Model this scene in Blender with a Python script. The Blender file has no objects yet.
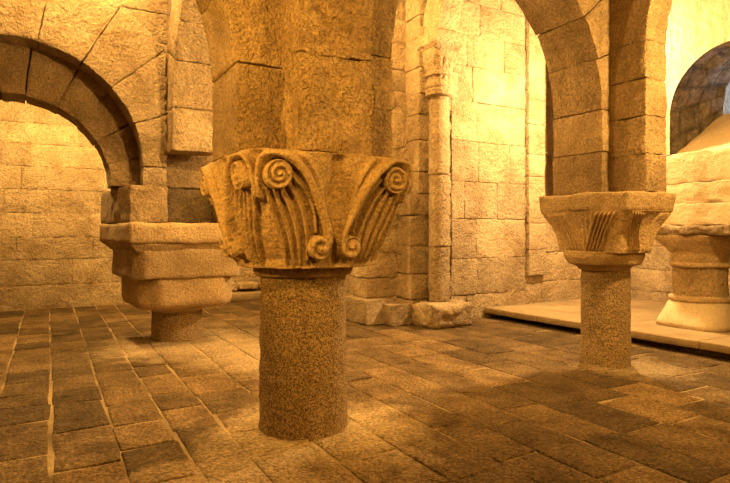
import bpy, math, random
import numpy as np
R = random.Random(7)
NR = np.random.RandomState(11)
SC = bpy.context.scene
COL = SC.collection
PI = math.pi

# ------------------------------------------------------------------ noise
def _hash(ix, iy, iz, k):
    h = (ix * 374761393 + iy * 668265263 + iz * 2147483647 + k * 974634777) & 0xffffffff
    h = ((h ^ (h >> 13)) * 1274126177) & 0xffffffff
    h = h ^ (h >> 16)
    return (h & 0xffff) / 32767.5 - 1.0
def vnoise(P, k=0):
    P = np.asarray(P, float)
    i = np.floor(P).astype(np.int64); f = P - i
    f = f * f * (3 - 2 * f)
    r = 0
    for dx in (0, 1):
        wx = f[:, 0] if dx else 1 - f[:, 0]
        for dy in (0, 1):
            wy = f[:, 1] if dy else 1 - f[:, 1]
            for dz in (0, 1):
                wz = f[:, 2] if dz else 1 - f[:, 2]
                r = r + wx * wy * wz * _hash(i[:, 0] + dx, i[:, 1] + dy, i[:, 2] + dz, k)
    return r
def vec_noise(P, freq, amp, octaves=2):
    out = np.zeros_like(P)
    for o in range(octaves):
        q = P * freq * (2.1 ** o) + 17.3 * o
        a = amp / (1.8 ** o)
        out += a * np.stack([vnoise(q, 1), vnoise(q, 2), vnoise(q, 3)], 1)
    return out

# ------------------------------------------------------------------ mesh builder
class MB:
    def __init__(s):
        s.V = []; s.F = []; s.T = []; s.M = []; s.n = 0
    def add(s, P, F, tint=1.0, mat=0):
        P = np.asarray(P, float).reshape(-1, 3); F = np.asarray(F, int).reshape(-1, 4)
        s.V.append(P); s.F.append(F + s.n); s.n += len(P)
        s.T.append(np.full(len(P), tint) if np.isscalar(tint) else np.asarray(tint))
        s.M.append(np.full(len(F), mat))
    def grid(s, P, tint=1.0, wrap=False, mat=0, flip=False):
        n, m, _ = P.shape
        idx = np.arange(n * m).reshape(n, m)
        if wrap: idx = np.concatenate([idx, idx[:1]], 0)
        q = np.stack([idx[:-1, :-1], idx[1:, :-1], idx[1:, 1:], idx[:-1, 1:]], -1).reshape(-1, 4)
        if flip: q = q[:, ::-1]
        s.add(P.reshape(-1, 3), q, tint, mat)
    def build(s, name, mats, parent=None, smooth=True):
        me = bpy.data.meshes.new(name)
        V = np.concatenate(s.V); F = np.concatenate(s.F); T = np.concatenate(s.T); M = np.concatenate(s.M)
        off = np.zeros(3)
        if parent is not None:
            p = parent
            while p is not None:
                off += np.array(p.location); p = p.parent
        V = V - off
        me.from_pydata(V.tolist(), [], [tuple(dict.fromkeys(f)) for f in F.tolist()])
        at = me.attributes.new('tint', 'FLOAT', 'POINT'); at.data.foreach_set('value', T.astype(np.float32))
        if not isinstance(mats, (list, tuple)): mats = [mats]
        for m in mats: me.materials.append(m)
        me.polygons.foreach_set('material_index', M.astype(np.int32))
        me.polygons.foreach_set('use_smooth', np.full(len(me.polygons), smooth))
        me.validate(); me.update()
        o = bpy.data.objects.new(name, me); COL.objects.link(o)
        if parent is not None: o.parent = parent
        return o

def params(L, n, r):
    e = min(r / max(L, 1e-6), .2)
    return np.concatenate([[0.0], np.linspace(e, 1 - e, max(2, n)), [1.0]])
def stone(mb, f, size, cell=.08, r=.008, amp=.005, freq=5, tint=None, mat=0, rough=0.0, skip=()):
    """rounded rough block: f maps unit-cube params to space"""
    if tint is None: tint = R.uniform(.80, 1.12)
    pr = [params(L, int(math.ceil(L / cell)) + 1, r) for L in size]
    A, Fc, cnt = [], [], 0
    for ax in range(3):
        o1, o2 = (ax + 1) % 3, (ax + 2) % 3
        for side in (0, 1):
            if (ax, side) in skip: continue
            g1, g2 = np.meshgrid(pr[o1], pr[o2], indexing='ij')
            q = np.zeros(g1.shape + (3,)); q[..., ax] = side; q[..., o1] = g1; q[..., o2] = g2
            n, m = g1.shape
            idx = np.arange(n * m).reshape(n, m) + cnt
            fc = np.stack([idx[:-1, :-1], idx[1:, :-1], idx[1:, 1:], idx[:-1, 1:]], -1).reshape(-1, 4)
            if side == 0: fc = fc[:, ::-1]
            A.append(q.reshape(-1, 3)); Fc.append(fc); cnt += n * m
    Q = np.concatenate(A); Fc = np.concatenate(Fc)
    key = np.round(Q, 6)
    uq, inv = np.unique(key, axis=0, return_inverse=True)
    inv = inv.reshape(-1)
    Fc = inv[Fc]; Q = uq.copy()
    onb = (Q <= 1e-6) | (Q >= 1 - 1e-6)
    multi = onb.sum(1) >= 2
    for ax in range(3):
        e = min(.35 * r / max(size[ax], 1e-6), .1)
        m_ = multi & onb[:, ax]
        Q[m_, ax] = np.where(Q[m_, ax] < .5, e, 1 - e)
    P = f(Q)
    off = R.uniform(0, 50)
    P = P + vec_noise(P + off, freq, amp, 3)
    if rough:
        c = P.mean(0)
        inner = np.clip(np.min(np.where(onb, 1, np.minimum(Q, 1 - Q) * 8), 1), 0, 1)
        d = P - c; d /= (np.linalg.norm(d, axis=1, keepdims=True) + 1e-9)
        P = P + d * (rough * (inner * (.3 + .8 * vnoise(P * 8 + off, 5) + .7 * vnoise(P * 19 + off, 6) + .5 * vnoise(P * 38 + off, 7))))[:, None]
    mb.add(P, Fc, tint, mat)
def hexf(c):
    c = np.asarray(c, float).reshape(2, 2, 2, 3)
    def f(Q):
        a, b, g = Q[:, :1], Q[:, 1:2], Q[:, 2:3]
        return sum(((a if i else 1 - a) * (b if j else 1 - b) * (g if k else 1 - g)) * c[i, j, k]
                   for i in (0, 1) for j in (0, 1) for k in (0, 1))
    return f
def box_stone(mb, x0, x1, y0, y1, z0, z1, rot=0, piv=None, **k):
    c = [[x, y, z] for x in (x0, x1) for y in (y0, y1) for z in (z0, z1)]
    c = np.array(c, float)
    if rot:
        p = np.array(piv if piv else ((x0 + x1) / 2, (y0 + y1) / 2)); ca, sa = math.cos(rot), math.sin(rot)
        d = c[:, :2] - p
        c[:, 0] = p[0] + d[:, 0] * ca - d[:, 1] * sa; c[:, 1] = p[1] + d[:, 0] * sa + d[:, 1] * ca
    stone(mb, hexf(c), (x1 - x0, y1 - y0, z1 - z0), **k)
def taper_stone(mb, bot, top, z0, z1, **k):
    """bot / top: (x0,x1,y0,y1)"""
    c = [[(bot if zi == 0 else top)[xi], (bot if zi == 0 else top)[2 + yi], (z0, z1)[zi]]
         for xi in (0, 1) for yi in (0, 1) for zi in (0, 1)]
    stone(mb, hexf(c), (top[1] - top[0], top[3] - top[2], z1 - z0), **k)

def lathe(mb, cx, cy, prof, n=72, dense=.03, amp=.004, freq=8, tint=1.0, squ=None, cap=True, sy=1.0):
    """prof: list of (r,z) bottom to top; squ: optional list of superellipse exponents"""
    pts, ex = [], []
    for i in range(len(prof) - 1):
        (r0, z0), (r1, z1) = prof[i], prof[i + 1]
        k = max(1, int(math.hypot(r1 - r0, z1 - z0) / dense))
        for j in range(k):
            t = j / k; pts.append((r0 + (r1 - r0) * t, z0 + (z1 - z0) * t))
            if squ: ex.append(squ[i] + (squ[i + 1] - squ[i]) * t)
    pts.append(prof[-1])
    if squ: ex.append(squ[-1])
    th = np.linspace(0, 2 * PI, n, endpoint=False)
    P = np.zeros((n, len(pts), 3))
    for j, (r, z) in enumerate(pts):
        e = ex[j] if squ else 2
        c, s = np.cos(th), np.sin(th)
        k = (np.abs(c) ** e + np.abs(s) ** e) ** (-1 / e)
        P[:, j, 0] = cx + r * k * c; P[:, j, 1] = cy + sy * r * k * s; P[:, j, 2] = z
    if cap:
        a = P[:, :1].mean(0, keepdims=True).repeat(n, 0); b = P[:, -1:].mean(0, keepdims=True).repeat(n, 0)
        P = np.concatenate([a, P, b], 1)
    sh = P.shape; q = P.reshape(-1, 3)
    q = q + vec_noise(q, freq, amp, 3)
    mb.grid(q.reshape(sh), tint, wrap=True)

# ------------------------------------------------------------------ walls
def wall_blocks(mb, O, U, N, ulen, z0, z1, ch=.28, bw=.5, depth=.16, hole=None, proud=.0, cell=.09,
                amp=.004, r=.008, tr=(.8, 1.12), rough=.008, back=True, jit=.25, chj=.2):
    """courses of ashlar; O origin (x,y), U along, N outward face normal"""
    O = np.array([O[0], O[1]]); U = np.array(U, float); N = np.array(N, float)
    def W(u, d, z): p = O + U * u + N * d; return [p[0], p[1], z]
    hand = U[0] * N[1] - U[1] * N[0]
    z = z0
    k = 0
    while z < z1 - .02:
        h = ch * R.uniform(1 - chj, 1 + chj)
        if z1 - (z + h) < ch * .45: h = z1 - z
        zt = z + h
        segs = [((0, 0), (ulen, ulen))]
        if hole:
            lo = hole(z + .002); hi = hole(zt - .002)
            if lo is not None or hi is not None:
                mid = None
                if lo is None: lo = ((hi[0] + hi[1]) / 2,) * 2
                if hi is None: hi = ((lo[0] + lo[1]) / 2,) * 2
                segs = [((0, 0), (lo[0], hi[0])), ((lo[1], hi[1]), (ulen, ulen))]
        for (a0, a1), (b0, b1) in segs:
            if min(b0 - a0, b1 - a1) < .02 and max(b0 - a0, b1 - a1) < .06: continue
            L = max(b0 - a0, b1 - a1)
            cuts = [0.0]; x = bw * R.uniform(.3, .9)
            while x < L - bw * .4:
                cuts.append(x / L); x += bw * R.uniform(1 - jit, 1 + jit * 1.3)
            cuts.append(1.0)
            for t0, t1 in zip(cuts[:-1], cuts[1:]):
                g = .0025
                c = []
                pj = proud + R.uniform(-.006, .008)
                for ti in (0, 1):
                    for di in (0, 1):
                        for zi in (0, 1):
                            a, b = ((a0, b0) if zi == 0 else (a1, b1))
                            t = (t0, t1)[ti]
                            u = a + (b - a) * t + (g if ti == 0 else -g)
                            c.append(W(u, (-depth if di == 0 else pj), (z + g if zi == 0 else zt - g)))
                c = np.array(c).reshape(2, 2, 2, 3)
                if hand < 0: c = c[::-1]
                stone(mb, hexf(c), ((t1 - t0) * L, depth, h), cell=cell, r=r, amp=amp, tint=R.uniform(*tr),
                      rough=rough * R.uniform(.2, 1.6), skip=((1, 0),))
        z = zt; k += 1
    if back:
        d = -.03 + proud
        def bq(ua, ub, za, zb):
            P = np.array([W(ua, d, za), W(ub, d, za), W(ub, d, zb), W(ua, d, zb)])
            mb.add(P, [[0, 1, 2, 3]], .95, 1)
        if not hole: bq(0, ulen, z0, z1)
        else:
            zs = np.linspace(z0, z1, 60)
            for za, zb in zip(zs[:-1], zs[1:]):
                h = hole((za + zb) / 2)
                if h is None: bq(0, ulen, za, zb)
                else:
                    if h[0] > .01: bq(0, h[0], za, zb)
                    if h[1] < ulen - .01: bq(h[1], ulen, za, zb)

def arch_ring(mb, axis, c, z0, r0, r1, d0, d1, zleg=(None, None), nv=9, clamp=(-99, 99), tang=(0, PI), cell=.09,
              amp=.005, r=.008, tr=(.82, 1.1), legt=None, legh=.44, jit=.1, rough=.009, zmax=99):
    """voussoirs around centre c on the axis ('x' or 'y'); d0..d1 is the depth on the other axis; legs down to zleg"""
    def place(u, d, z):
        u = np.clip(u, *clamp); z = np.minimum(z, zmax)
        return np.stack([u, d, z], 1) if axis == 'x' else np.stack([d, u, z], 1)
    flip = axis == 'y'
    ts = np.linspace(tang[0], tang[1], nv + 1)
    w = (tang[1] - tang[0]) / nv
    for i in range(1, nv): ts[i] += R.uniform(-jit, jit) * w
    for t0, t1 in zip(ts[:-1], ts[1:]):
        g = .004 / r0; dj = R.uniform(-.006, .006); rj = R.uniform(-.008, .008); rt = r1 + R.uniform(-.05, .05)
        def f(Q, t0=t0, t1=t1):
            q = Q[:, 0] if not flip else 1 - Q[:, 0]
            t = t1 - g + (t0 - t1 + 2 * g) * q
            rr = r0 + rj + (rt - r0 - rj) * Q[:, 2]
            d = d0 + dj + (d1 - d0) * Q[:, 1]
            return place(c + rr * np.cos(t), d, z0 + rr * np.sin(t))
        stone(mb, f, (abs(t1 - t0) * (r0 + r1) / 2, abs(d1 - d0), r1 - r0), cell=cell, r=r, amp=amp, tint=R.uniform(*tr),
              rough=rough)
    lt = legt if legt else (r1 - r0)
    for sgn, zl in ((-1, zleg[0]), (1, zleg[1])):
        if zl is None: continue
        nb = max(1, int(round((z0 - zl) / legh)))
        zs = np.linspace(zl, z0, nb + 1)
        for a, b in zip(zs[:-1], zs[1:]):
            u0, u1 = sorted((c + sgn * r0, c + sgn * (r0 + lt)))
            u0, u1 = max(u0, clamp[0]), min(u1, clamp[1])
            dj = R.uniform(-.006, .006)
            kw = dict(cell=cell, r=r, amp=amp, tint=R.uniform(*tr), rough=rough)
            if axis == 'x': box_stone(mb, u0, u1, d0 + dj, d1 + dj, a + .003, b - .003, **kw)
            else: box_stone(mb, d0 + dj, d1 + dj, u0, u1, a + .003, b - .003, **kw)

# ------------------------------------------------------------------ materials
def nt(name):
    m = bpy.data.materials.new(name); m.use_nodes = True
    t = m.node_tree; t.nodes.clear()
    return m, t, t.nodes, t.links
def stone_mat(name, ca, cb, stain=2.2, grain=55, gcol=.35, bump=.55, bdist=.012, rough=.9, coarse=13, speck=0.0, tintpow=1.0, patches=None, spec=.25):
    m, t, N, L = nt(name)
    out = N.new('ShaderNodeOutputMaterial'); bs = N.new('ShaderNodeBsdfPrincipled')
    bs.inputs['Roughness'].default_value = rough; bs.inputs['Specular IOR Level'].default_value = spec
    L.new(bs.outputs[0], out.inputs[0])
    tc = N.new('ShaderNodeTexCoord')
    def noise(sc, det=4, rg=.6, dist=0):
        n = N.new('ShaderNodeTexNoise'); n.inputs['Scale'].default_value = sc; n.inputs['Detail'].default_value = det
        n.inputs['Roughness'].default_value = rg; n.inputs['Distortion'].default_value = dist
        L.new(tc.outputs['Object'], n.inputs['Vector']); return n.outputs['Fac']
    def mapr(s, a, b, c, d):
        r = N.new('ShaderNodeMapRange'); L.new(s, r.inputs[0])
        for i, v in enumerate((a, b, c, d)): r.inputs[i + 1].default_value = v
        return r.outputs[0]
    def math_(op, a, b):
        r = N.new('ShaderNodeMath'); r.operation = op
        for i, v in enumerate((a, b)):
            if hasattr(v, 'links'): L.new(v, r.inputs[i])
            else: r.inputs[i].default_value = v
        return r.outputs[0]
    def mix(f, a, b, blend='MIX'):
        r = N.new('ShaderNodeMix'); r.data_type = 'RGBA'; r.blend_type = blend
        if hasattr(f, 'links'): L.new(f, r.inputs[0])
        else: r.inputs[0].default_value = f
        for i, v in ((6, a), (7, b)):
            if hasattr(v, 'links'): L.new(v, r.inputs[i])
            else: r.inputs[i].default_value = (*v, 1)
        return r.outputs[2]
    st = mapr(noise(stain, 6, .65, .4), .35, .68, 0, 1)
    col = mix(st, ca, cb)
    gn = noise(grain, 3, .7)
    g = mapr(gn, .3, .7, 1 - gcol, 1 + gcol * .6)
    at = N.new('ShaderNodeAttribute'); at.attribute_name = 'tint'
    k = math_('MULTIPLY', g, at.outputs['Fac'])
    if speck:
        v = noise(grain * 1.7, 2, .5)
        k = math_('MULTIPLY', k, mapr(v, .4, .56, 1 - speck, 1.12))
    vm = N.new('ShaderNodeVectorMath'); vm.operation = 'SCALE'; L.new(col, vm.inputs[0]); L.new(k, vm.inputs['Scale'])
    c = vm.outputs[0]
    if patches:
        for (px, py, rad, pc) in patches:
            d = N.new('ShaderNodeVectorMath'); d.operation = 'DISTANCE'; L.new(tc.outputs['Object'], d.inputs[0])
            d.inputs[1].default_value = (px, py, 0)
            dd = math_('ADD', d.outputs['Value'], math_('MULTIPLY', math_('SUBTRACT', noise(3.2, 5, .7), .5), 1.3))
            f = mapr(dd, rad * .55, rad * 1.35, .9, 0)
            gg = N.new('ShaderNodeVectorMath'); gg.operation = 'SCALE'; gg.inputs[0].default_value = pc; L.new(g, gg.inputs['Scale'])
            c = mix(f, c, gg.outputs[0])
    L.new(c, bs.inputs['Base Color'])
    b1 = N.new('ShaderNodeBump'); b1.inputs['Strength'].default_value = bump; b1.inputs['Distance'].default_value = bdist
    b2 = N.new('ShaderNodeBump'); b2.inputs['Strength'].default_value = bump; b2.inputs['Distance'].default_value = bdist * 2.2
    L.new(gn, b1.inputs['Height']); L.new(noise(coarse, 4, .6), b2.inputs['Height'])
    L.new(b2.outputs[0], b1.inputs['Normal']); L.new(b1.outputs[0], bs.inputs['Normal'])
    return m
M_wall = stone_mat('ashlar stone', (.52, .39, .24), (.30, .20, .105), grain=38, gcol=.38, bump=1.0, bdist=.034, coarse=15)
M_mort = stone_mat('lime mortar', (.52, .41, .26), (.32, .23, .13), grain=70, gcol=.25, bump=.6)
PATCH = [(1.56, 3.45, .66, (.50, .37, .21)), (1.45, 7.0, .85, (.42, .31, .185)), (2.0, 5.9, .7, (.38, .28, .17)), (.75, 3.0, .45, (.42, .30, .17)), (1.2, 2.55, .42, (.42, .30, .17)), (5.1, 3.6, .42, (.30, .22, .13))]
M_joint = stone_mat('floor mortar', (.34, .24, .12), (.06, .037, .018), stain=1.1, grain=70, gcol=.4, bump=.6, patches=PATCH)
M_arch = stone_mat('arch stone', (.47, .33, .18), (.27, .175, .085), grain=46, gcol=.45, bump=1.0, bdist=.032, coarse=17)
M_shaft = stone_mat('speckled granite', (.48, .335, .18), (.37, .25, .13), grain=60, gcol=.45, bump=1.0, bdist=.018, speck=.58, coarse=34)
M_cap = stone_mat('carved capital stone', (.48, .34, .185), (.33, .22, .11), grain=58, gcol=.45, bump=1.0, bdist=.010, coarse=30)
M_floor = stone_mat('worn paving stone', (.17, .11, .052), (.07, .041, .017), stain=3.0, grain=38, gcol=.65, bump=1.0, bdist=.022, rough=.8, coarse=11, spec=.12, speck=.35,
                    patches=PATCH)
M_slab = stone_mat('platform stone', (.30, .215, .12), (.19, .13, .07), grain=60, gcol=.25, bump=.5)
M_plaster = stone_mat('rough lime plaster', (.52, .41, .27), (.42, .32, .20), stain=1.6, grain=45, gcol=.2, bump=.5)
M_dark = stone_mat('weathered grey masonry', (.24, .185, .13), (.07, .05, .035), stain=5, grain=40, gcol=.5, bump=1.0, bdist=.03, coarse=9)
def glass_mat():
    m, t, N, L = nt('window glass')
    out = N.new('ShaderNodeOutputMaterial'); b = N.new('ShaderNodeBsdfPrincipled')
    b.inputs['Base Color'].default_value = (.9, .95, 1, 1); b.inputs['Roughness'].default_value = .05
    b.inputs['Transmission Weight'].default_value = 1; b.inputs['IOR'].default_value = 1.1
    L.new(b.outputs[0], out.inputs[0]); return m
M_glass = glass_mat()

def thing(name, label, cat, loc, group=None):
    o = bpy.data.objects.new(name, None); COL.objects.link(o); o.location = loc; o.empty_display_size = .2
    o['label'] = label; o['category'] = cat; o['kind'] = 'thing'
    if group: o['group'] = group
    return o
def struct(name, mb, mats, parent=None):
    o = mb.build(name, mats, parent)
    if parent is None: o['kind'] = 'structure'
    return o

ZC = 5.5   # ceiling
# ================================================================== FLOOR
mb = MB()
xs = [-4.0, -3.55, -3.1, -2.7, -2.25, -1.85, -1.45, -1.1, -.72, -.36, .01, .38, .73, 1.05, 1.48, 1.9, 2.3, 2.62, 3.0, 3.35, 3.8, 4.2, 4.62, 5.05, 5.5, 5.95,
      6.4, 6.9, 7.4, 7.9, 8.4, 9.0]
for i, (a, b) in enumerate(zip(xs[:-1], xs[1:])):
    y = -3.8 + R.uniform(-.3, .1)
    while y < 11.3:
        L = R.uniform(.38, .72) if a < 1.5 else R.uniform(.5, .95)
        y1 = min(y + L, 11.35)
        g = .008 if a < 1.5 else .005
        ga, gb = g * R.uniform(.4, 1.6), g * R.uniform(.4, 1.6)
        j = [R.uniform(-.02, .02) for _ in range(4)]
        zt = [R.uniform(-.004, .004) for _ in range(4)]
        jx = [R.uniform(-.007, .007) for _ in range(4)]
        c = np.array([[a + ga, y + ga + j[0], -.05], [a + ga, y + ga + j[0], zt[0]], [a + ga + j[1] * .5, y1 - gb + j[1], -.05], [a + ga + j[1] * .5, y1 - gb + j[1], zt[1]],
                      [b - gb, y + ga + j[2], -.05], [b - gb, y + ga + j[2], zt[2]], [b - gb + j[3] * .5, y1 - gb + j[3], -.05], [b - gb + j[3] * .5, y1 - gb + j[3], zt[3]]])
        c[0:2, 0] += jx[0]; c[2:4, 0] += jx[1]; c[4:6, 0] += jx[2]; c[6:8, 0] += jx[3]
        near = (a < 7 and -.5 < y < 11)
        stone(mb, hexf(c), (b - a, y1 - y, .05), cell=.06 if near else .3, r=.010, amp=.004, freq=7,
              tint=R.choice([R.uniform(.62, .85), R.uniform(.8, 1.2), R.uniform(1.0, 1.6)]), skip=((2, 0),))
        y = y1
n = 2
P = np.array([[[x, y, -.009] for y in np.linspace(-3.8, 11.35, 60)] for x in np.linspace(-4, 9.0, 50)])
sh = P.shape; q = P.reshape(-1, 3); q[:, 2] += .004 * vnoise(q * 3.0, 4)
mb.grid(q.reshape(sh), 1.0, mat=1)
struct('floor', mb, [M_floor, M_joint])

# ================================================================== ROOM SHELL
mb = MB(); wall_blocks(mb, (-4.0, 11.3), (1, 0), (0, -1), 9.3, -.06, ZC, ch=.44, bw=1.0, rough=.014, cell=.06)
struct('wall_back', mb, [M_wall, M_mort])
mb = MB(); wall_blocks(mb, (-4.0, -3.8), (0, 1), (1, 0), 15.1, -.06, ZC, ch=.32, bw=.8, cell=.2)
struct('wall_left', mb, [M_wall, M_mort])
mb = MB(); wall_blocks(mb, (-4.0, -3.8), (1, 0), (0, 1), 13.0, -.06, ZC, ch=.32, bw=.8, cell=.25)
struct('wall_front', mb, [M_wall, M_mort])
mb = MB(); wall_blocks(mb, (9.0, -3.8), (0, 1), (-1, 0), 10.65, -.06, 1.75, ch=.34, bw=.65, cell=.1, rough=.012)
wall_blocks(mb, (9.0, 4.40), (0, 1), (-1, 0), 2.45, 1.75, ZC, ch=.34, bw=.65, cell=.15)
struct('wall_right', mb, [M_wall, M_mort])
mb = MB(); wall_blocks(mb, (4.62, 7.8), (0, 1), (-1, 0), 3.5, -.06, ZC, ch=.3, bw=.6, cell=.15)
struct('wall_passage', mb, [M_wall, M_mort])
# the bright wall behind the arch
mb = MB()
wall_blocks(mb, (5.30, 6.85), (1, 0), (0, -1), 1.52, -.06, ZC, ch=.52, bw=.72, cell=.045, rough=.016, amp=.006, r=.012)
wall_blocks(mb, (6.82, 6.77), (1, 0), (0, -1), .38, .62, ZC, ch=.42, bw=.9, cell=.06, rough=.008, back=False, depth=.1)
wall_blocks(mb, (6.82, 6.85), (1, 0), (0, -1), 2.2, -.06, ZC, ch=.52, bw=.72, cell=.045, rough=.016, amp=.006, r=.012)
struct('wall_alcove', mb, [M_wall, M_mort])
mb = MB()
P = np.array([[[x, y, ZC] for y in np.linspace(-3.8, 11.35, 30)] for x in np.linspace(-4, 9.0, 26)])
sh = P.shape; q = P.reshape(-1, 3); q[:, 2] += .03 * vnoise(q * 1.5, 4); mb.grid(q.reshape(sh), 1.0)
struct('ceiling', mb, [M_wall])

# window wall on the right, carried by the far right column: face at X=6.75
WX, WY0, WY1 = 6.75, -3.8, 4.47
YC, RW, ZS, ZSP = 3.60, .73, 2.24, 2.78
def whole(z, rr=RW):
    if z < ZS or z > ZSP + rr: return None
    h = rr if z <= ZSP else math.sqrt(max(rr * rr - (z - ZSP) ** 2, 0))
    return (YC - h - WY0, YC + h - WY0)
mb = MB()
# rendered face with the arched opening: columns of a grid trimmed to the curve
def face_strip(ya, yb, za, zb, tint=1.0):
    ny = max(2, int((yb - ya) / .06)); nz = max(2, int((zb - za) / .06))
    P = np.array([[[WX, y, z] for z in np.linspace(za, zb, nz)] for y in np.linspace(ya, yb, ny)])
    sh = P.shape; q = P.reshape(-1, 3); q = q + vec_noise(q, 3.2, .012, 3) * np.array([1, 0, 0]); mb.grid(q.reshape(sh), tint, flip=True)
face_strip(YC + RW, WY1, 2.3, ZC)
face_strip(WY0, YC - RW, 1.42, ZC)
th = np.linspace(0, PI, 49)
for t0, t1 in zip(th[:-1], th[1:]):
    ya, yb = YC + RW * math.cos(t1), YC + RW * math.cos(t0)
    za, zb = ZSP + RW * math.sin(t1), ZSP + RW * math.sin(t0)
    nz = 24
    P = np.array([[[WX, ya, z] for z in np.linspace(za, ZC, nz)], [[WX, yb, z] for z in np.linspace(zb, ZC, nz)]])
    sh = P.shape; q = P.reshape(-1, 3); q = q + vec_noise(q, 3.2, .012, 3) * np.array([1, 0, 0]); mb.grid(q.reshape(sh), 1.0, flip=True)
# masonry below the sill, resting on the abacus
wall_blocks(mb, (WX, YC - RW), (0, 1), (-1, 0), WY1 - YC + RW, 1.425, 2.3, ch=.29, bw=.8, cell=.06, rough=.01, depth=.3, back=True, tr=(.95, 1.1), r=.006)
# end and underside
def quad(p, tint=1.0, mat=0, n=8):
    p = np.array(p, float)
    P = np.array([[(p[0] * (1 - s) + p[1] * s) * (1 - t) + (p[3] * (1 - s) + p[2] * s) * t for t in np.linspace(0, 1, n)] for s in np.linspace(0, 1, n)])
    sh = P.shape; q = P.reshape(-1, 3); q = q + vec_noise(q, 3, .012, 2); mb.grid(q.reshape(sh), tint, mat=mat)
quad([(WX, WY1, 1.42), (9, WY1, 1.42), (9, WY1, ZC), (WX, WY1, ZC)])
quad([(WX + .02, WY0, 1.43), (9, WY0, 1.43), (9, WY1, 1.43), (WX + .02, WY1, 1.43)])
wall_blocks(mb, (WX, -3.8), (0, 1), (-1, 0), 5.2, 0, 1.42, ch=.32, bw=.7, cell=.2)
quad([(WX, 1.4, 0), (9, 1.4, 0), (9, 1.4, 1.42), (WX, 1.4, 1.42)])
struct('wall_window', mb, [M_plaster, M_mort])
# deep splay in dark masonry, bright sloping sill, small pane at the far end
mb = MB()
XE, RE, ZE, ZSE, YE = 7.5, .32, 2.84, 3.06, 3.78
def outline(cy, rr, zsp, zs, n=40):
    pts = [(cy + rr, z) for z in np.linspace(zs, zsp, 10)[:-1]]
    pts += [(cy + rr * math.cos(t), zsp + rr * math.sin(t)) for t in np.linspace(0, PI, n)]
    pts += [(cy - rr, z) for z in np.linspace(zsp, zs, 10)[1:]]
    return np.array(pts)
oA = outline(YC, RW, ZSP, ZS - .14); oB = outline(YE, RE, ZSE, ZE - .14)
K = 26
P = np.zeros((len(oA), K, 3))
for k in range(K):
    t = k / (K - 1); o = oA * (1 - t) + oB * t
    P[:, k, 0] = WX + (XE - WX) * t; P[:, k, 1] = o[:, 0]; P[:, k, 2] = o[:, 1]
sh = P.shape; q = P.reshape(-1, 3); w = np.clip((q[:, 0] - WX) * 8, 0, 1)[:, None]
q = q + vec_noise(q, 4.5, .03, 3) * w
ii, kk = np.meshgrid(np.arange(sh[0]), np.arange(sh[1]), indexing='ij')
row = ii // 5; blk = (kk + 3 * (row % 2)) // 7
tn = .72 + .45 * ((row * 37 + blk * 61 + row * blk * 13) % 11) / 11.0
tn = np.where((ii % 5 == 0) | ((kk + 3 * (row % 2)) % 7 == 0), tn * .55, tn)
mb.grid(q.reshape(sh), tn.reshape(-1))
P = np.array([[[WX + (XE - WX) * t, YC * (1 - t) + YE * t + (1 - 2 * s) * (RW * (1 - t) + RE * t + .05), ZS + (ZE - ZS) * t] for t in np.linspace(0, 1, 24)] for s in np.linspace(0, 1, 24)])
sh = P.shape; q = P.reshape(-1, 3); q = q + vec_noise(q, 4, .015, 3) * np.clip((q[:, 0:1] - WX) * 8, 0, 1); mb.grid(q.reshape(sh), 1.05, mat=1, flip=True)
# outer tunnel
oC = outline(YE, .75, 3.3, 2.4); P = np.zeros((len(oB), 2, 3))
for k, (x, o_) in enumerate(((XE, oB), (9.05, oC))): P[:, k, 0] = x; P[:, k, 1] = o_[:, 0]; P[:, k, 2] = o_[:, 1]
mb.grid(P, 1.0)
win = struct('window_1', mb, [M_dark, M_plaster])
mb = MB(); x = XE + .1
P = np.array([[[x, YE + s * RE * 1.02, z] for z in np.linspace(ZE - .03, ZSE + RE + .02, 3)] for s in (-1, 1)]); mb.grid(P)
P2 = P.copy(); P2[..., 0] += .008; mb.grid(P2, flip=True)
mb.build('pane', M_glass, win)

# ================================================================== COLUMNS
def volute(parent, c, nrm, up, rad, turns=2.0, h=.022, sgn=1):
    """scroll boss: a disc with a raised spiral"""
    c = np.array(c, float); nrm = np.array(nrm, float); nrm /= np.linalg.norm(nrm)
    up = np.array(up, float); up -= nrm * up.dot(nrm); up /= np.linalg.norm(up); rt = np.cross(up, nrm)
    nr, na = 22, 56
    rr = np.linspace(0, 1, nr); th = np.linspace(0, 2 * PI, na, endpoint=False)
    T, RR = np.meshgrid(th, rr, indexing='ij')
    ph = (RR * turns - sgn * T / (2 * PI)) % 1.0
    ridge = np.sin(PI * ph) ** 1.2
    hh = h * (.55 + .6 * ridge) * np.clip((1 - RR) * 9, 0, 1) ** .5 + h * .5 * np.exp(-(RR / .16) ** 2)
    hh = np.where(RR >= .999, -.06, hh)
    P = c + (RR * rad * np.cos(T))[..., None] * rt + (RR * rad * np.sin(T))[..., None] * up + hh[..., None] * nrm
    mb = MB(); q = P.reshape(-1, 3); q = q + vec_noise(q, 14, .003, 2); mb.grid(q.reshape(P.shape), 1.0, wrap=True, flip=True)
    return mb.build('volute', M_cap, parent)

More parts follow.
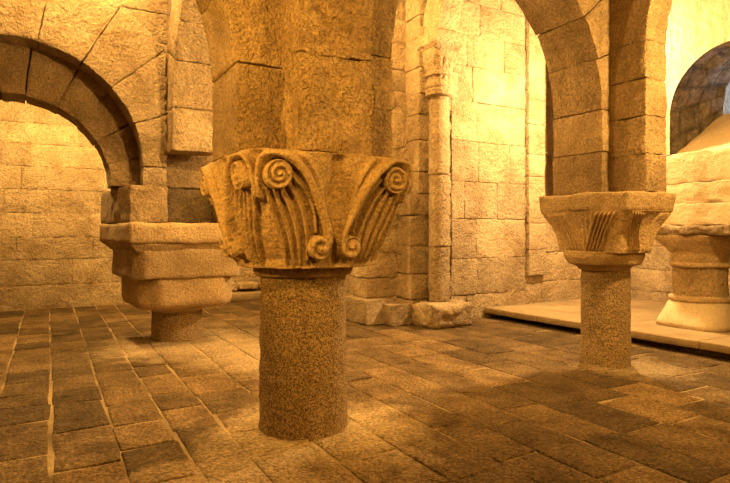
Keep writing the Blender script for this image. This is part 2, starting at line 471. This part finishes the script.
def polydist(X, Y, pl):
    d = np.full(X.shape, 9.0)
    # Catmull-Rom densify
    p = np.array(pl, float); p = np.concatenate([[2 * p[0] - p[1]], p, [2 * p[-1] - p[-2]]])
    pts = []
    for i in range(1, len(p) - 2):
        for t in np.linspace(0, 1, 7, endpoint=False):
            a, b, c_, e = p[i - 1], p[i], p[i + 1], p[i + 2]
            pts.append(.5 * ((2 * b) + (-a + c_) * t + (2 * a - 5 * b + 4 * c_ - e) * t * t + (-a + 3 * b - 3 * c_ + e) * t ** 3))
    pts.append(p[-2])
    for a, b in zip(pts[:-1], pts[1:]):
        ab = b - a; L2 = ab.dot(ab) + 1e-9
        t = np.clip(((X - a[0]) * ab[0] + (Y - a[1]) * ab[1]) / L2, 0, 1)
        d = np.minimum(d, np.hypot(X - a[0] - t * ab[0], Y - a[1] - t * ab[1]))
    return d

def cap_grid(cx, cy, hx, hy, z0, z1, expo, relief, nface=110, nv=90):
    """squarish carved bell. hx(v),hy(v) half sizes; expo(v) superellipse exponent; relief(s,v)->outward metres"""
    s = np.linspace(-1, 1, nface, endpoint=False); v = np.linspace(0, 1, nv)
    rows = []
    for k in range(4):
        S, V = np.meshgrid(s, v, indexing='ij')
        e = expo(V); q = (np.abs(S) ** e + 1) ** (-1 / e)
        a, b = S * q, q
        ang = k * PI / 2
        # outward direction of face k: k=0 -> -Y
        lx = a * math.cos(ang) + b * math.sin(ang); ly = a * math.sin(ang) - b * math.cos(ang)
        rel = relief(S, V, k)
        X = cx + lx * hx(V); Y = cy + ly * hy(V)
        nrm = np.stack([lx, ly], -1); nrm /= np.linalg.norm(nrm, axis=-1, keepdims=True)
        P = np.stack([X + nrm[..., 0] * rel, Y + nrm[..., 1] * rel, z0 + (z1 - z0) * V], -1)
        rows.append(P)
    return np.concatenate(rows, 0)
def face_point(cx, cy, hx, hy, z0, z1, expo, s, v, k):
    e = expo(np.array(v)); q = (abs(s) ** e + 1) ** (-1 / e); a, b = s * q, q; ang = k * PI / 2
    lx = a * math.cos(ang) + b * math.sin(ang); ly = a * math.sin(ang) - b * math.cos(ang)
    return np.array([cx + lx * hx(np.array(v)), cy + ly * hy(np.array(v)), z0 + (z1 - z0) * v])

# ---- central column
CX, CY = 1.555, 3.68
col = thing('stone_column', 'thick speckled stone column in the foreground with a huge capital carved with scrolls', 'column', (CX, CY, 0))
mb = MB(); lathe(mb, CX, CY, [(.312, -.02), (.306, .03), (.300, .5), (.296, 1.07)], n=110, dense=.02, amp=.006, freq=14)
mb.build('shaft', M_shaft, col)
mb = MB(); lathe(mb, CX, CY, [(.30, 1.045), (.335, 1.055), (.345, 1.085), (.335, 1.12)], n=96, dense=.012, amp=.004, freq=12)
mb.build('necking', M_cap, col)
hx = lambda v: .415 + .152 * np.clip(v, 0, 1) ** .75
expo = lambda v: 2.6 + 7.5 * v ** 1.1
Z0, Z1 = 1.115, 1.825
ribs = [[(.97, .62), (.95, .80), (.86, .93), (.70, .97), (.50, .90), (.33, .72), (.20, .50), (.10, .30), (.11, .17), (.2, .10)]]
inner = [[(.56, .80), (.40, .66), (.29, .50), (.26, .32)], [(.60, .72), (.47, .56), (.39, .36), (.36, .08)], [(.68, .68), (.58, .50), (.51, .30), (.47, .05)],
         [(.77, .67), (.70, .48), (.62, .28), (.58, .05)], [(.88, .68), (.83, .48), (.74, .28), (.70, .05)]]
def relief_c(S, V, k):
    A = np.abs(S); X = A * .5; Y = V * .66
    h = np.zeros_like(S)
    for pl in ribs:
        d = polydist(X, Y, [(a * .5, b * .66) for a, b in pl]); h = np.maximum(h, .085 * np.exp(-(d / .026) ** 4))
        d2 = polydist(X, Y, [(a * .5 * .86 + .0, b * .66 + .055) for a, b in pl[2:8]]); h = np.maximum(h, .035 * np.exp(-(d2 / .015) ** 2))
    for pl in inner:
        d = polydist(X, Y, [(a * .5, b * .66) for a, b in pl]); h = np.maximum(h, .055 * np.exp(-(d / .017) ** 2))
    # dished leaf between the ribs, raised plain ground outside it
    leaf = 1 / (1 + np.exp(-(A - (.30 - .25 * np.clip(1 - V, 0, 1) ** 1.0 + .36 * V ** 3)) * 30))
    h = h - .028 * leaf
    h = h - .045 * np.exp(-(A / .10) ** 2) * np.clip((V - .45) * 4, 0, 1)
    h = h * np.clip(V / .08, 0, 1) * np.clip((1.0 - V) / .04, 0, 1)
    h = h + .02 * np.exp(-(V / .05) ** 2)
    return h
mb = MB(); P = cap_grid(CX, CY, hx, hx, Z0, Z1, expo, relief_c)
bt = P[:, :1].copy(); bt[..., :2] = np.array([CX, CY]) + (bt[..., :2] - [CX, CY]) * .72; tp = P[:, -1:].copy(); tp[..., :2] = [CX, CY]
P = np.concatenate([bt, P, tp], 1); sh = P.shape; q = P.reshape(-1, 3); q = q + vec_noise(q, 14, .0035, 2)
mb.grid(q.reshape(sh), 1.0, wrap=True)
cap = mb.build('capital', M_cap, col)
for k in range(4):
    ang = k * PI / 2; fn = np.array([math.sin(ang), -math.cos(ang), 0])
    for sg in (-1, 1):
        p = face_point(CX, CY, hx, hx, Z0, Z1, expo, sg * .74, .795, k); volute(cap, p + fn * .02, fn + np.array([0, 0, -.1]), (0, 0, 1), .090, 2.2, .040, sg)
        p = face_point(CX, CY, hx, hx, Z0, Z1, expo, sg * .23, .19, k); volute(cap, p + fn * .035, fn + np.array([0, 0, -.12]), (0, 0, 1), .074, 1.1, .045, -sg)

# ---- right column with the fluted capital
RX, RY = 4.97, 3.90
col = thing('stone_column', 'slimmer speckled stone column with a flared capital cut with slanting flutes', 'column', (RX, RY, 0))
mb = MB(); lathe(mb, RX + .025, RY, [(.245, -.02), (.240, .03), (.236, .5), (.234, .99)], n=90, dense=.025, amp=.006, freq=14)
mb.build('shaft', M_shaft, col)
mb = MB(); lathe(mb, RX, RY, [(.235, .955), (.27, .99), (.335, 1.02), (.355, 1.09), (.35, 1.15)], n=90, dense=.015, amp=.004, freq=12, squ=[2, 2, 2.3, 2.6, 2.8])
mb.build('necking', M_cap, col)
hxr = lambda v: .290 + .075 * v ** 2.6
hyr = lambda v: .400 + .150 * v ** 2.6
er = lambda v: 5.0 + 6 * v
def relief_r(S, V, k):
    h = np.zeros_like(S)
    for c0, tilt, n in ((-.42, -.34, 5), (.42, .34, 5)):
        for i in range(n):
            x = c0 + (i - (n - 1) / 2) * .095 + tilt * (V - .5)
            h = np.maximum(h, .038 * np.exp(-((S - x) / .027) ** 2))
    for i in range(13):
        x = (i - 6) / 6.2 * (.62 + .2 * V); h = np.maximum(h, .008 * np.exp(-((S - x) / .02) ** 2))
    return h * np.clip(V / .08, 0, 1) * np.clip((.97 - V) / .06, 0, 1)
mb = MB(); P = cap_grid(RX, RY, hxr, hyr, 1.135, 1.545, er, relief_r, 170, 60)
bt = P[:, :1].copy(); bt[..., :2] = np.array([RX, RY]) + (bt[..., :2] - [RX, RY]) * .7; tp = P[:, -1:].copy(); tp[..., :2] = [RX, RY]
P = np.concatenate([bt, P, tp], 1); sh = P.shape; q = P.reshape(-1, 3); q = q + vec_noise(q, 16, .005, 2); mb.grid(q.reshape(sh), 1.05, wrap=True)
mb.build('capital', M_cap, col)
mb = MB(); taper_stone(mb, (RX - .355, RX + .355, RY - .53, RY + .53), (RX - .37, RX + .37, RY - .55, RY + .55), 1.54, 1.722, cell=.035, r=.02, amp=.010, freq=6, rough=.004)
mb.build('abacus', M_cap, col)

# ---- left column: short drum, stacked blocky capital and impost stones
LX, LY = 1.42, 7.45
RT = math.radians(6.5)
col = thing('stone_column', 'squat plain column with a stepped blocky capital at the left behind the front one', 'column', (LX, LY, 0))
mb = MB(); lathe(mb, LX, LY, [(.315, -.02), (.307, .03), (.303, .40)], n=80, dense=.03, amp=.005, freq=12)
mb.build('shaft', M_shaft, col)
mb = MB(); lathe(mb, LX, LY, [(.30, .355), (.34, .385), (.36, .405), (.50, .425), (.56, .465), (.58, .52), (.585, .80)], n=120, dense=.03, amp=.006, freq=6, squ=[2, 2, 2.2, 4, 7, 9, 9])
P = mb.V[0]; a = RT + math.radians(0); d = P[:, :2] - [LX, LY]
# octagonal chamfer on the lower block
def octo(P, lim):
    dd = P[:, :2] - [LX, LY]
    for sx in (-1, 1):
        for sy in (-1, 1):
            n_ = np.array([sx, sy]) / math.sqrt(2); t = dd @ n_; ex_ = np.maximum(t - lim, 0); dd = dd - ex_[:, None] * n_
    P[:, :2] = dd + [LX, LY]; return P
octo(P, .68)
dd = P[:, :2] - [LX, LY]; ca, sa = math.cos(RT), math.sin(RT); P[:, :2] = np.stack([dd[:, 0] * ca - dd[:, 1] * sa, dd[:, 0] * sa + dd[:, 1] * ca], 1) + [LX, LY]
lower = mb.build('capital_block', M_cap, col)
mb = MB(); box_stone(mb, LX - .66, LX + .61, LY - .62, LY + .70, .79, 1.14, rot=RT, piv=(LX, LY), cell=.05, r=.03, amp=.012, freq=5)
octo(mb.V[0], .82)
mb.build('capital_block', M_cap, col)
mb = MB(); c = []
taper_stone(mb, (LX - .62, LX + .62, LY - .58, LY + .8), (LX - .72, LX + .70, LY - .66, LY + .95), 1.10, 1.21, cell=.05, r=.02, amp=.010, freq=5)
dd = mb.V[0][:, :2] - [LX, LY]; ca, sa = math.cos(RT), math.sin(RT); mb.V[0][:, :2] = np.stack([dd[:, 0] * ca - dd[:, 1] * sa, dd[:, 0] * sa + dd[:, 1] * ca], 1) + [LX, LY]
mb.build('moulding', M_cap, col)
mb = MB(); box_stone(mb, LX - .735, LX + .72, LY - .68, LY + .97, 1.20, 1.445, rot=RT, piv=(LX, LY), cell=.05, r=.03, amp=.012, freq=5)
mb.build('abacus', M_cap, col)
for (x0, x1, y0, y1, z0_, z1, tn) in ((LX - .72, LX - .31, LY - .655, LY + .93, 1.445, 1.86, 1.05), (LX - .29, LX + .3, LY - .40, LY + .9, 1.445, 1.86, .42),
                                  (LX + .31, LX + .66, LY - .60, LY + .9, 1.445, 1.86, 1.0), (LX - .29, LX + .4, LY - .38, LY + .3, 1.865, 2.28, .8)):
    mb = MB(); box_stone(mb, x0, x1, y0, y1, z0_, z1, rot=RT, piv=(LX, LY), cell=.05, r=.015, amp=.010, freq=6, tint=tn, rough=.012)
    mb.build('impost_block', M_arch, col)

# ---- far right column on the platform
FX, FY, PZ = 7.13, 4.18, .165
col = thing('stone_column', 'stout column with a bell-shaped base standing on the low platform under the window', 'column', (FX, FY, PZ))
mb = MB(); lathe(mb, FX, FY, [(.425, PZ + .004), (.42, PZ + .06), (.37, PZ + .2), (.33, PZ + .32)], n=64, dense=.03, amp=.010, freq=5, squ=[4, 3.6, 2.6, 2])
mb.build('base', M_plaster, col)
mb = MB(); lathe(mb, FX, FY, [(.32, PZ + .31), (.35, PZ + .33), (.35, PZ + .375), (.31, PZ + .39)], n=64, dense=.012, amp=.006, freq=9)
mb.build('ring', M_cap, col)
mb = MB(); lathe(mb, FX, FY, [(.312, PZ + .36), (.302, PZ + .55), (.302, .93)], n=64, dense=.03, amp=.008, freq=7)
mb.build('shaft', M_arch, col)
mb = MB(); lathe(mb, FX, FY, [(.305, .90), (.34, .915), (.34, .95), (.305, .97)], n=64, dense=.012, amp=.006, freq=9)
mb.build('necking', M_cap, col)
mb = MB(); lathe(mb, FX, FY, [(.305, .95), (.325, 1.08), (.385, 1.18), (.43, 1.25), (.445, 1.30)], n=72, dense=.02, amp=.01, freq=6, squ=[2, 2.2, 3, 4, 5])
mb.build('capital', M_cap, col)
mb = MB(); box_stone(mb, FX - .45, FX + .45, FY - .62, FY + .34, 1.295, 1.42, cell=.04, r=.03, amp=.022, freq=7, rough=.02, tint=.7)
mb.build('abacus', M_arch, col)

# ---- slender engaged shaft
EX, EY = 4.93, 6.66
col = thing('engaged_column', 'slender round shaft with a ringed capital set against the rear pier', 'column', (EX, EY - .08, 0))
mb = MB(); box_stone(mb, EX - .36, EX + .36, EY - .34, EY + .17, -.01, .33, cell=.05, r=.05, amp=.03, freq=4, rough=.03, tint=.95)
mb.build('plinth', M_wall, col)
for a, b, tn in ((.33, 1.12, .85), (1.125, 2.15, .95), (2.155, 3.28, 1.0)):
    mb = MB(); lathe(mb, EX, EY, [(.148, a), (.150, a + .03), (.145, b - .02), (.142, b)], n=48, dense=.04, amp=.006, freq=7, tint=tn)
    mb.build('shaft', M_wall, col)
mb = MB(); lathe(mb, EX, EY, [(.15, 3.27), (.20, 3.29), (.205, 3.36), (.185, 3.39), (.20, 3.41), (.20, 3.46), (.18, 3.48), (.175, 3.56), (.205, 3.57), (.205, 3.62), (.18, 3.64), (.19, 3.70), (.215, 3.82), (.215, 3.92), (.20, 3.95)],
                n=64, dense=.012, amp=.004, freq=9, squ=[2] * 10 + [2.2, 2.4, 3, 4, 5])
P = mb.V[0]; th = np.arctan2(P[:, 1] - EY, P[:, 0] - EX)
w = (np.clip((P[:, 2] - 3.48) * 30, 0, 1) * np.clip((3.57 - P[:, 2]) * 30, 0, 1) + np.clip((P[:, 2] - 3.66) * 20, 0, 1) * np.clip((3.84 - P[:, 2]) * 20, 0, 1))
s_ = 1 + .05 * w * np.sign(np.sin(th * 14)); P[:, 0] = EX + (P[:, 0] - EX) * s_; P[:, 1] = EY + (P[:, 1] - EY) * s_
mb.build('capital', M_wall, col)
mb = MB(); box_stone(mb, EX - .25, EX + .25, EY - .27, EY + .2, 3.985, 4.17, cell=.05, r=.015, amp=.006, freq=6)
taper_stone(mb, (EX - .19, EX + .19, EY - .20, EY + .2), (EX - .245, EX + .245, EY - .265, EY + .2), 3.92, 3.99, cell=.05, r=.008, amp=.004)
mb.build('abacus', M_wall, col)

# ================================================================== ARCHES
def arch_thing(label, loc): return thing('stone_arch', label, 'arch', loc)
def circ_hole(c, z0, r, u0):
    def h(z):
        if z <= z0: return (c - r - u0, c + r - u0)
        if z >= z0 + r: return None
        k = math.sqrt(r * r - (z - z0) ** 2); return (c - k - u0, c + k - u0)
    return h
# central to right
AX0, AX1 = 2.10, 4.755; ac = (AX0 + AX1) / 2; ar = (AX1 - AX0) / 2; AZ = 2.55
t = arch_thing('stone arch springing from the front scroll capital across to the fluted capital', (ac, 3.9, 1.8))
mb = MB()
# the arch is skewed a little: its right foot stands further back
def skew(mb, x0, x1, dy):
    for P in mb.V: P[:, 1] += dy * np.clip((P[:, 0] - x0) / (x1 - x0), -.2, 1.2)
arch_ring(mb, 'x', ac, AZ, ar, ar + .62, 3.38, 4.00, zleg=(1.83, 1.725), nv=9, clamp=(1.82, 4.96), legt=.30, legh=.42, cell=.07, zmax=ZC)
skew(mb, 2.1, 4.755, .37)
mb.build('voussoirs', M_arch, t)
mb = MB(); wall_blocks(mb, (1.82, 3.40), (1, 0), (0, -1), 3.08, 2.6, ZC, ch=.4, bw=.6, hole=circ_hole(ac, AZ, ar + .4, 1.82), cell=.12, depth=.58)
skew(mb, 2.1, 4.755, .37)
mb.build('spandrel', [M_arch, M_mort], t)
# central to the left, out of the picture
lc, lr = -.35, 1.35
t = arch_thing('curved stone springer rising to the left from the front scroll capital', (lc, 3.68, 1.8))
mb = MB(); arch_ring(mb, 'x', lc, 2.38, lr, lr + .60, 3.40, 4.00, zleg=(0.0, 1.83), nv=9, clamp=(-2.0, 1.36), legt=.37, legh=.43, cell=.07)
mb.build('voussoirs', M_arch, t)
mb = MB(); wall_blocks(mb, (-2.0, 3.42), (1, 0), (0, -1), 3.29, 2.5, ZC, ch=.4, bw=.6, hole=circ_hole(lc, 2.38, lr + .4, -2.0), cell=.15, depth=.56)
mb.build('spandrel', [M_arch, M_mort], t)
# central toward the viewer
t = arch_thing('rough stone springer rising from the middle of the scroll capital toward the viewer', (1.55, 2.0, 1.8))
mb = MB(); arch_ring(mb, 'y', 1.75, 2.43, 1.40, 2.0, 1.305, 1.80, zleg=(None, 1.83), nv=7, tang=(0, .75 * PI), clamp=(.0, 3.60), legt=.45, legh=.58, cell=.028, rough=.026, amp=.007)
mb.build('voussoirs', M_arch, t)
mb = MB(); box_stone(mb, 1.33, 1.78, .6, 3.4, 4.0, ZC, cell=.3); mb.build('spandrel', M_arch, t)
# central back to the left column
t = arch_thing('stone springer with a square underside above the squat left column', (1.5, 5.4, 2.2))
mb = MB(); arch_ring(mb, 'y', 5.45, 2.75, 1.20, 1.75, 1.22, 1.72, zleg=(1.83, 2.26), nv=8, clamp=(4.0, 7.0), legt=.45, legh=.40, cell=.07, tr=(.95, 1.12))
mb.build('voussoirs', M_wall, t)
mb = MB(); box_stone(mb, 1.25, 1.69, 4.0, 6.95, 4.0, ZC, cell=.25); mb.build('spandrel', M_wall, t)
# right toward the viewer
t = arch_thing('bright-faced stone springer rising from the fluted capital beside the window', (5.04, 2.0, 1.8))
mb = MB(); arch_ring(mb, 'y', 1.87, 3.15, 1.50, 2.1, 4.885, 5.20, zleg=(None, 1.722), nv=7, tang=(0, .75 * PI), clamp=(.0, 3.90), legt=.44, legh=.37, cell=.06, rough=.01, amp=.008)
mb.build('voussoirs', M_arch, t)
mb = MB(); box_stone(mb, 4.9, 5.18, .7, 3.8, 4.75, ZC, cell=.3); mb.build('spandrel', M_arch, t)
# engaged shaft toward the right column
t = arch_thing('pale stone rib rising from the ringed capital of the slender shaft', (4.93, 5.5, 4.2))
mb = MB(); arch_ring(mb, 'y', 5.50, 4.16, .98, 1.35, 4.79, 5.14, zleg=(1.73, None), nv=6, clamp=(4.50, 6.86), legt=.4, legh=.5, cell=.08, tr=(.95, 1.12))
mb.build('voussoirs', M_wall, t)
# left column to rear pier
t = arch_thing('pale stone arch behind the front column, meeting the rear pier', (3.0, 7.45, 1.8))
mb = MB(); arch_ring(mb, 'x', 3.2, 2.09, 1.19, 1.75, 7.18, 7.75, zleg=(1.88, None), nv=9, clamp=(1.72, 4.95), legt=.3, cell=.08, tr=(.95, 1.12))
mb.build('voussoirs', M_wall, t)
mb = MB(); wall_blocks(mb, (1.72, 7.21), (1, 0), (0, -1), 3.06, 2.4, ZC, ch=.4, bw=.6, hole=circ_hole(3.2, 2.09, 1.6, 1.72), cell=.12, depth=.5)
mb.build('spandrel', [M_wall, M_mort], t)
# big left arch in two orders
t = arch_thing('wide dark-soffited arch in two recessed orders at the left of the hall', (-.35, 7.3, 1.5))
mb = MB(); arch_ring(mb, 'x', -.35, 1.87, .985, 1.60, 7.28, 7.76, zleg=(0.0, None), nv=11, clamp=(-1.9, 1.2), legt=.45, cell=.06, tr=(.8, 1.1), amp=.010)
mb.build('inner_order', M_arch, t)
mb = MB(); arch_ring(mb, 'x', -.35, 2.09, 1.30, 2.05, 6.95, 7.32, zleg=(0.0, 1.87), nv=9, clamp=(-2.0, 1.21), legt=.28, cell=.06, tr=(.9, 1.12), amp=.010)
mb.build('outer_order', M_wall, t)
mb = MB(); wall_blocks(mb, (-3.95, 6.97), (1, 0), (0, -1), 5.17, 2.3, ZC, ch=.42, bw=.7, hole=circ_hole(-.35, 2.09, 1.72, -3.95), cell=.1, depth=.6)
mb.build('spandrel', [M_wall, M_mort], t)

# ---- rear pier
t = thing('stone_pier', 'angled rough masonry pier behind the front column, the slender shaft against it', 'pier', (4.7, 7.3, 0))
mb = MB()
def pier_box(x0, x1, y0, y1, z0, z1, hs, tr=(.8, 1.1)):
    z = z0
    while z < z1 - .05:
        h = hs * R.uniform(.75, 1.2)
        if z1 - z - h < .15: h = z1 - z
        j = [R.uniform(-.012, .012) for _ in range(2)]
        box_stone(mb, x0 + j[0], x1, y0 + j[1], y1, z + .004, z + h - .004, cell=.05, r=.010, amp=.008, freq=5, rough=.014, tint=R.uniform(*tr)); z += h
pier_box(4.05, 4.58, 7.22, 7.78, 0, 2.08, .36)
pier_box(4.56, 5.42, 6.86, 7.78, 0, 1.9, .38)
pier_box(4.72, 5.42, 6.86, 7.78, 1.9, ZC, .40, (.95, 1.12))
pier_box(3.93, 4.30, 7.05, 7.8, 0, .36, .36, (.75, .85))
pier_box(4.22, 4.62, 6.82, 7.3, 0, .30, .30, (.75, .9))
mb.build('masonry', [M_wall, M_mort], t)

# ---- platform, low step and rubble
t = thing('stone_platform', 'low raised stone platform with an overhanging edge along the right side', 'platform', (7.3, 4.2, 0))
mb = MB(); y = 1.42; ys = [1.42, 2.5, 3.6, 4.75, 5.8, 6.83]
for a, b in zip(ys[:-1], ys[1:]):
    def ex(y): return 6.13 + (5.92 - 6.13) * (y - 3.28) / 3.5
    c = np.array([[ex(a), a + .003, .075], [ex(a), a + .003, PZ], [ex(b), b - .003, .075], [ex(b), b - .003, PZ], [8.98, a + .003, .075], [8.98, a + .003, PZ], [8.98, b - .003, .075], [8.98, b - .003, PZ]])
    stone(mb, hexf(c), (2.9, b - a, .09), cell=.08, r=.012, amp=.004, freq=5, tint=R.uniform(.92, 1.08))
mb.build('slab_top', M_slab, t)
mb = MB(); box_stone(mb, 6.23, 8.97, 1.43, 6.82, -.01, .08, cell=.2); mb.build('plinth', M_floor, t)
mb = MB(); box_stone(mb, 2.4, 4.55, 10.72, 11.27, -.01, .15, cell=.08, r=.02, amp=.012)
o = mb.build('stone_step', M_slab); o['label'] = 'low pale stone step at the foot of the far wall between the columns'; o['category'] = 'step'; o['kind'] = 'thing'
x = 2.62
for i, w_ in enumerate((.34, .26, .40, .3)):
    mb = MB(); box_stone(mb, x, x + w_, 10.95, 11.24, .172, .172 + R.uniform(.10, .16), rot=R.uniform(-.1, .1), cell=.05, r=.05, amp=.03, freq=6)
    o = mb.build('loose_stone', M_wall)
    o['label'] = 'small rough stone lying on the low step at the foot of the far wall'; o['category'] = 'stone'; o['kind'] = 'thing'; o['group'] = 'stones on the low step'
    x += w_ + .03

# ================================================================== LIGHTS
def point(name, loc, e, col=(1, .56, .13), rad=.08):
    l = bpy.data.lights.new(name, 'POINT'); l.energy = e; l.color = col; l.shadow_soft_size = rad
    o = bpy.data.objects.new(name, l); COL.objects.link(o); o.location = loc; return o
def spot(name, loc, tgt, e, ang=90, blend=.6, col=(1, .56, .13), rad=.1):
    from mathutils import Vector
    l = bpy.data.lights.new(name, 'SPOT'); l.energy = e; l.color = col; l.spot_size = math.radians(ang); l.spot_blend = blend; l.shadow_soft_size = rad
    o = bpy.data.objects.new(name, l); COL.objects.link(o); o.location = loc
    o.rotation_euler = (Vector(tgt) - Vector(loc)).to_track_quat('-Z', 'Y').to_euler(); return o
AMB = (1, .505, .08)
PALE = (1, .60, .17)
point('lamp_alcove', (6.5, 5.2, 3.5), 1080, (1, .67, .28))
point('lamp_back', (.1, 9.5, 3.5), 680, PALE)
point('fill_passage', (3.0, 9.3, 3.0), 380, PALE)  # added light, out of sight, lifts the far step and loose stones
point('lamp_nave', (3.2, 6.3, 4.9), 480, PALE, .15)
point('lamp_aisle', (.2, 6.25, 5.0), 560, PALE, .1)
point('lamp_window_side', (4.96, 2.2, 2.9), 340, PALE, .08)
point('fill_behind_column', (1.75, 4.8, 3.0), 200, PALE, .06)  # unseen light added for the springer face above the left column
spot('lamp_side', (-1.6, 2.5, 2.4), (1.2, 3.75, 2.2), 550, 60, .8, AMB, .2)
spot('fill_front', (-.1, 1.3, 3.2), (1.5, 3.5, 1.7), 310, 60, .7, AMB, .08)  # added spot near the camera, brightens the front of the scroll column
point('fill_near', (3.0, -.4, 3.0), 340, AMB, .3)  # fill added for the foreground, stands for no fixture
w = bpy.data.worlds.new('sky'); SC.world = w; w.use_nodes = True
w.node_tree.nodes['Background'].inputs[0].default_value = (.75, .88, 1, 1); w.node_tree.nodes['Background'].inputs[1].default_value = 12

# ================================================================== CAMERA
cam = bpy.data.cameras.new('camera'); co = bpy.data.objects.new('camera', cam); COL.objects.link(co)
co.location = (0, 0, 1.35); co.rotation_euler = (math.radians(90), 0, -math.atan2(316, 568))
cam.sensor_fit = 'HORIZONTAL'; cam.sensor_width = 36; cam.lens = 568 / 730 * 36; cam.shift_y = -10.5 / 730; cam.clip_start = .05
SC.camera = co
SC.view_settings.view_transform = 'Standard'; SC.view_settings.look = 'None'; SC.view_settings.gamma = 1; SC.view_settings.exposure = 0.12
SC.view_settings.use_curve_mapping = False
SC.cycles.use_denoising = True
SC.cycles.max_bounces = 6; SC.cycles.diffuse_bounces = 4
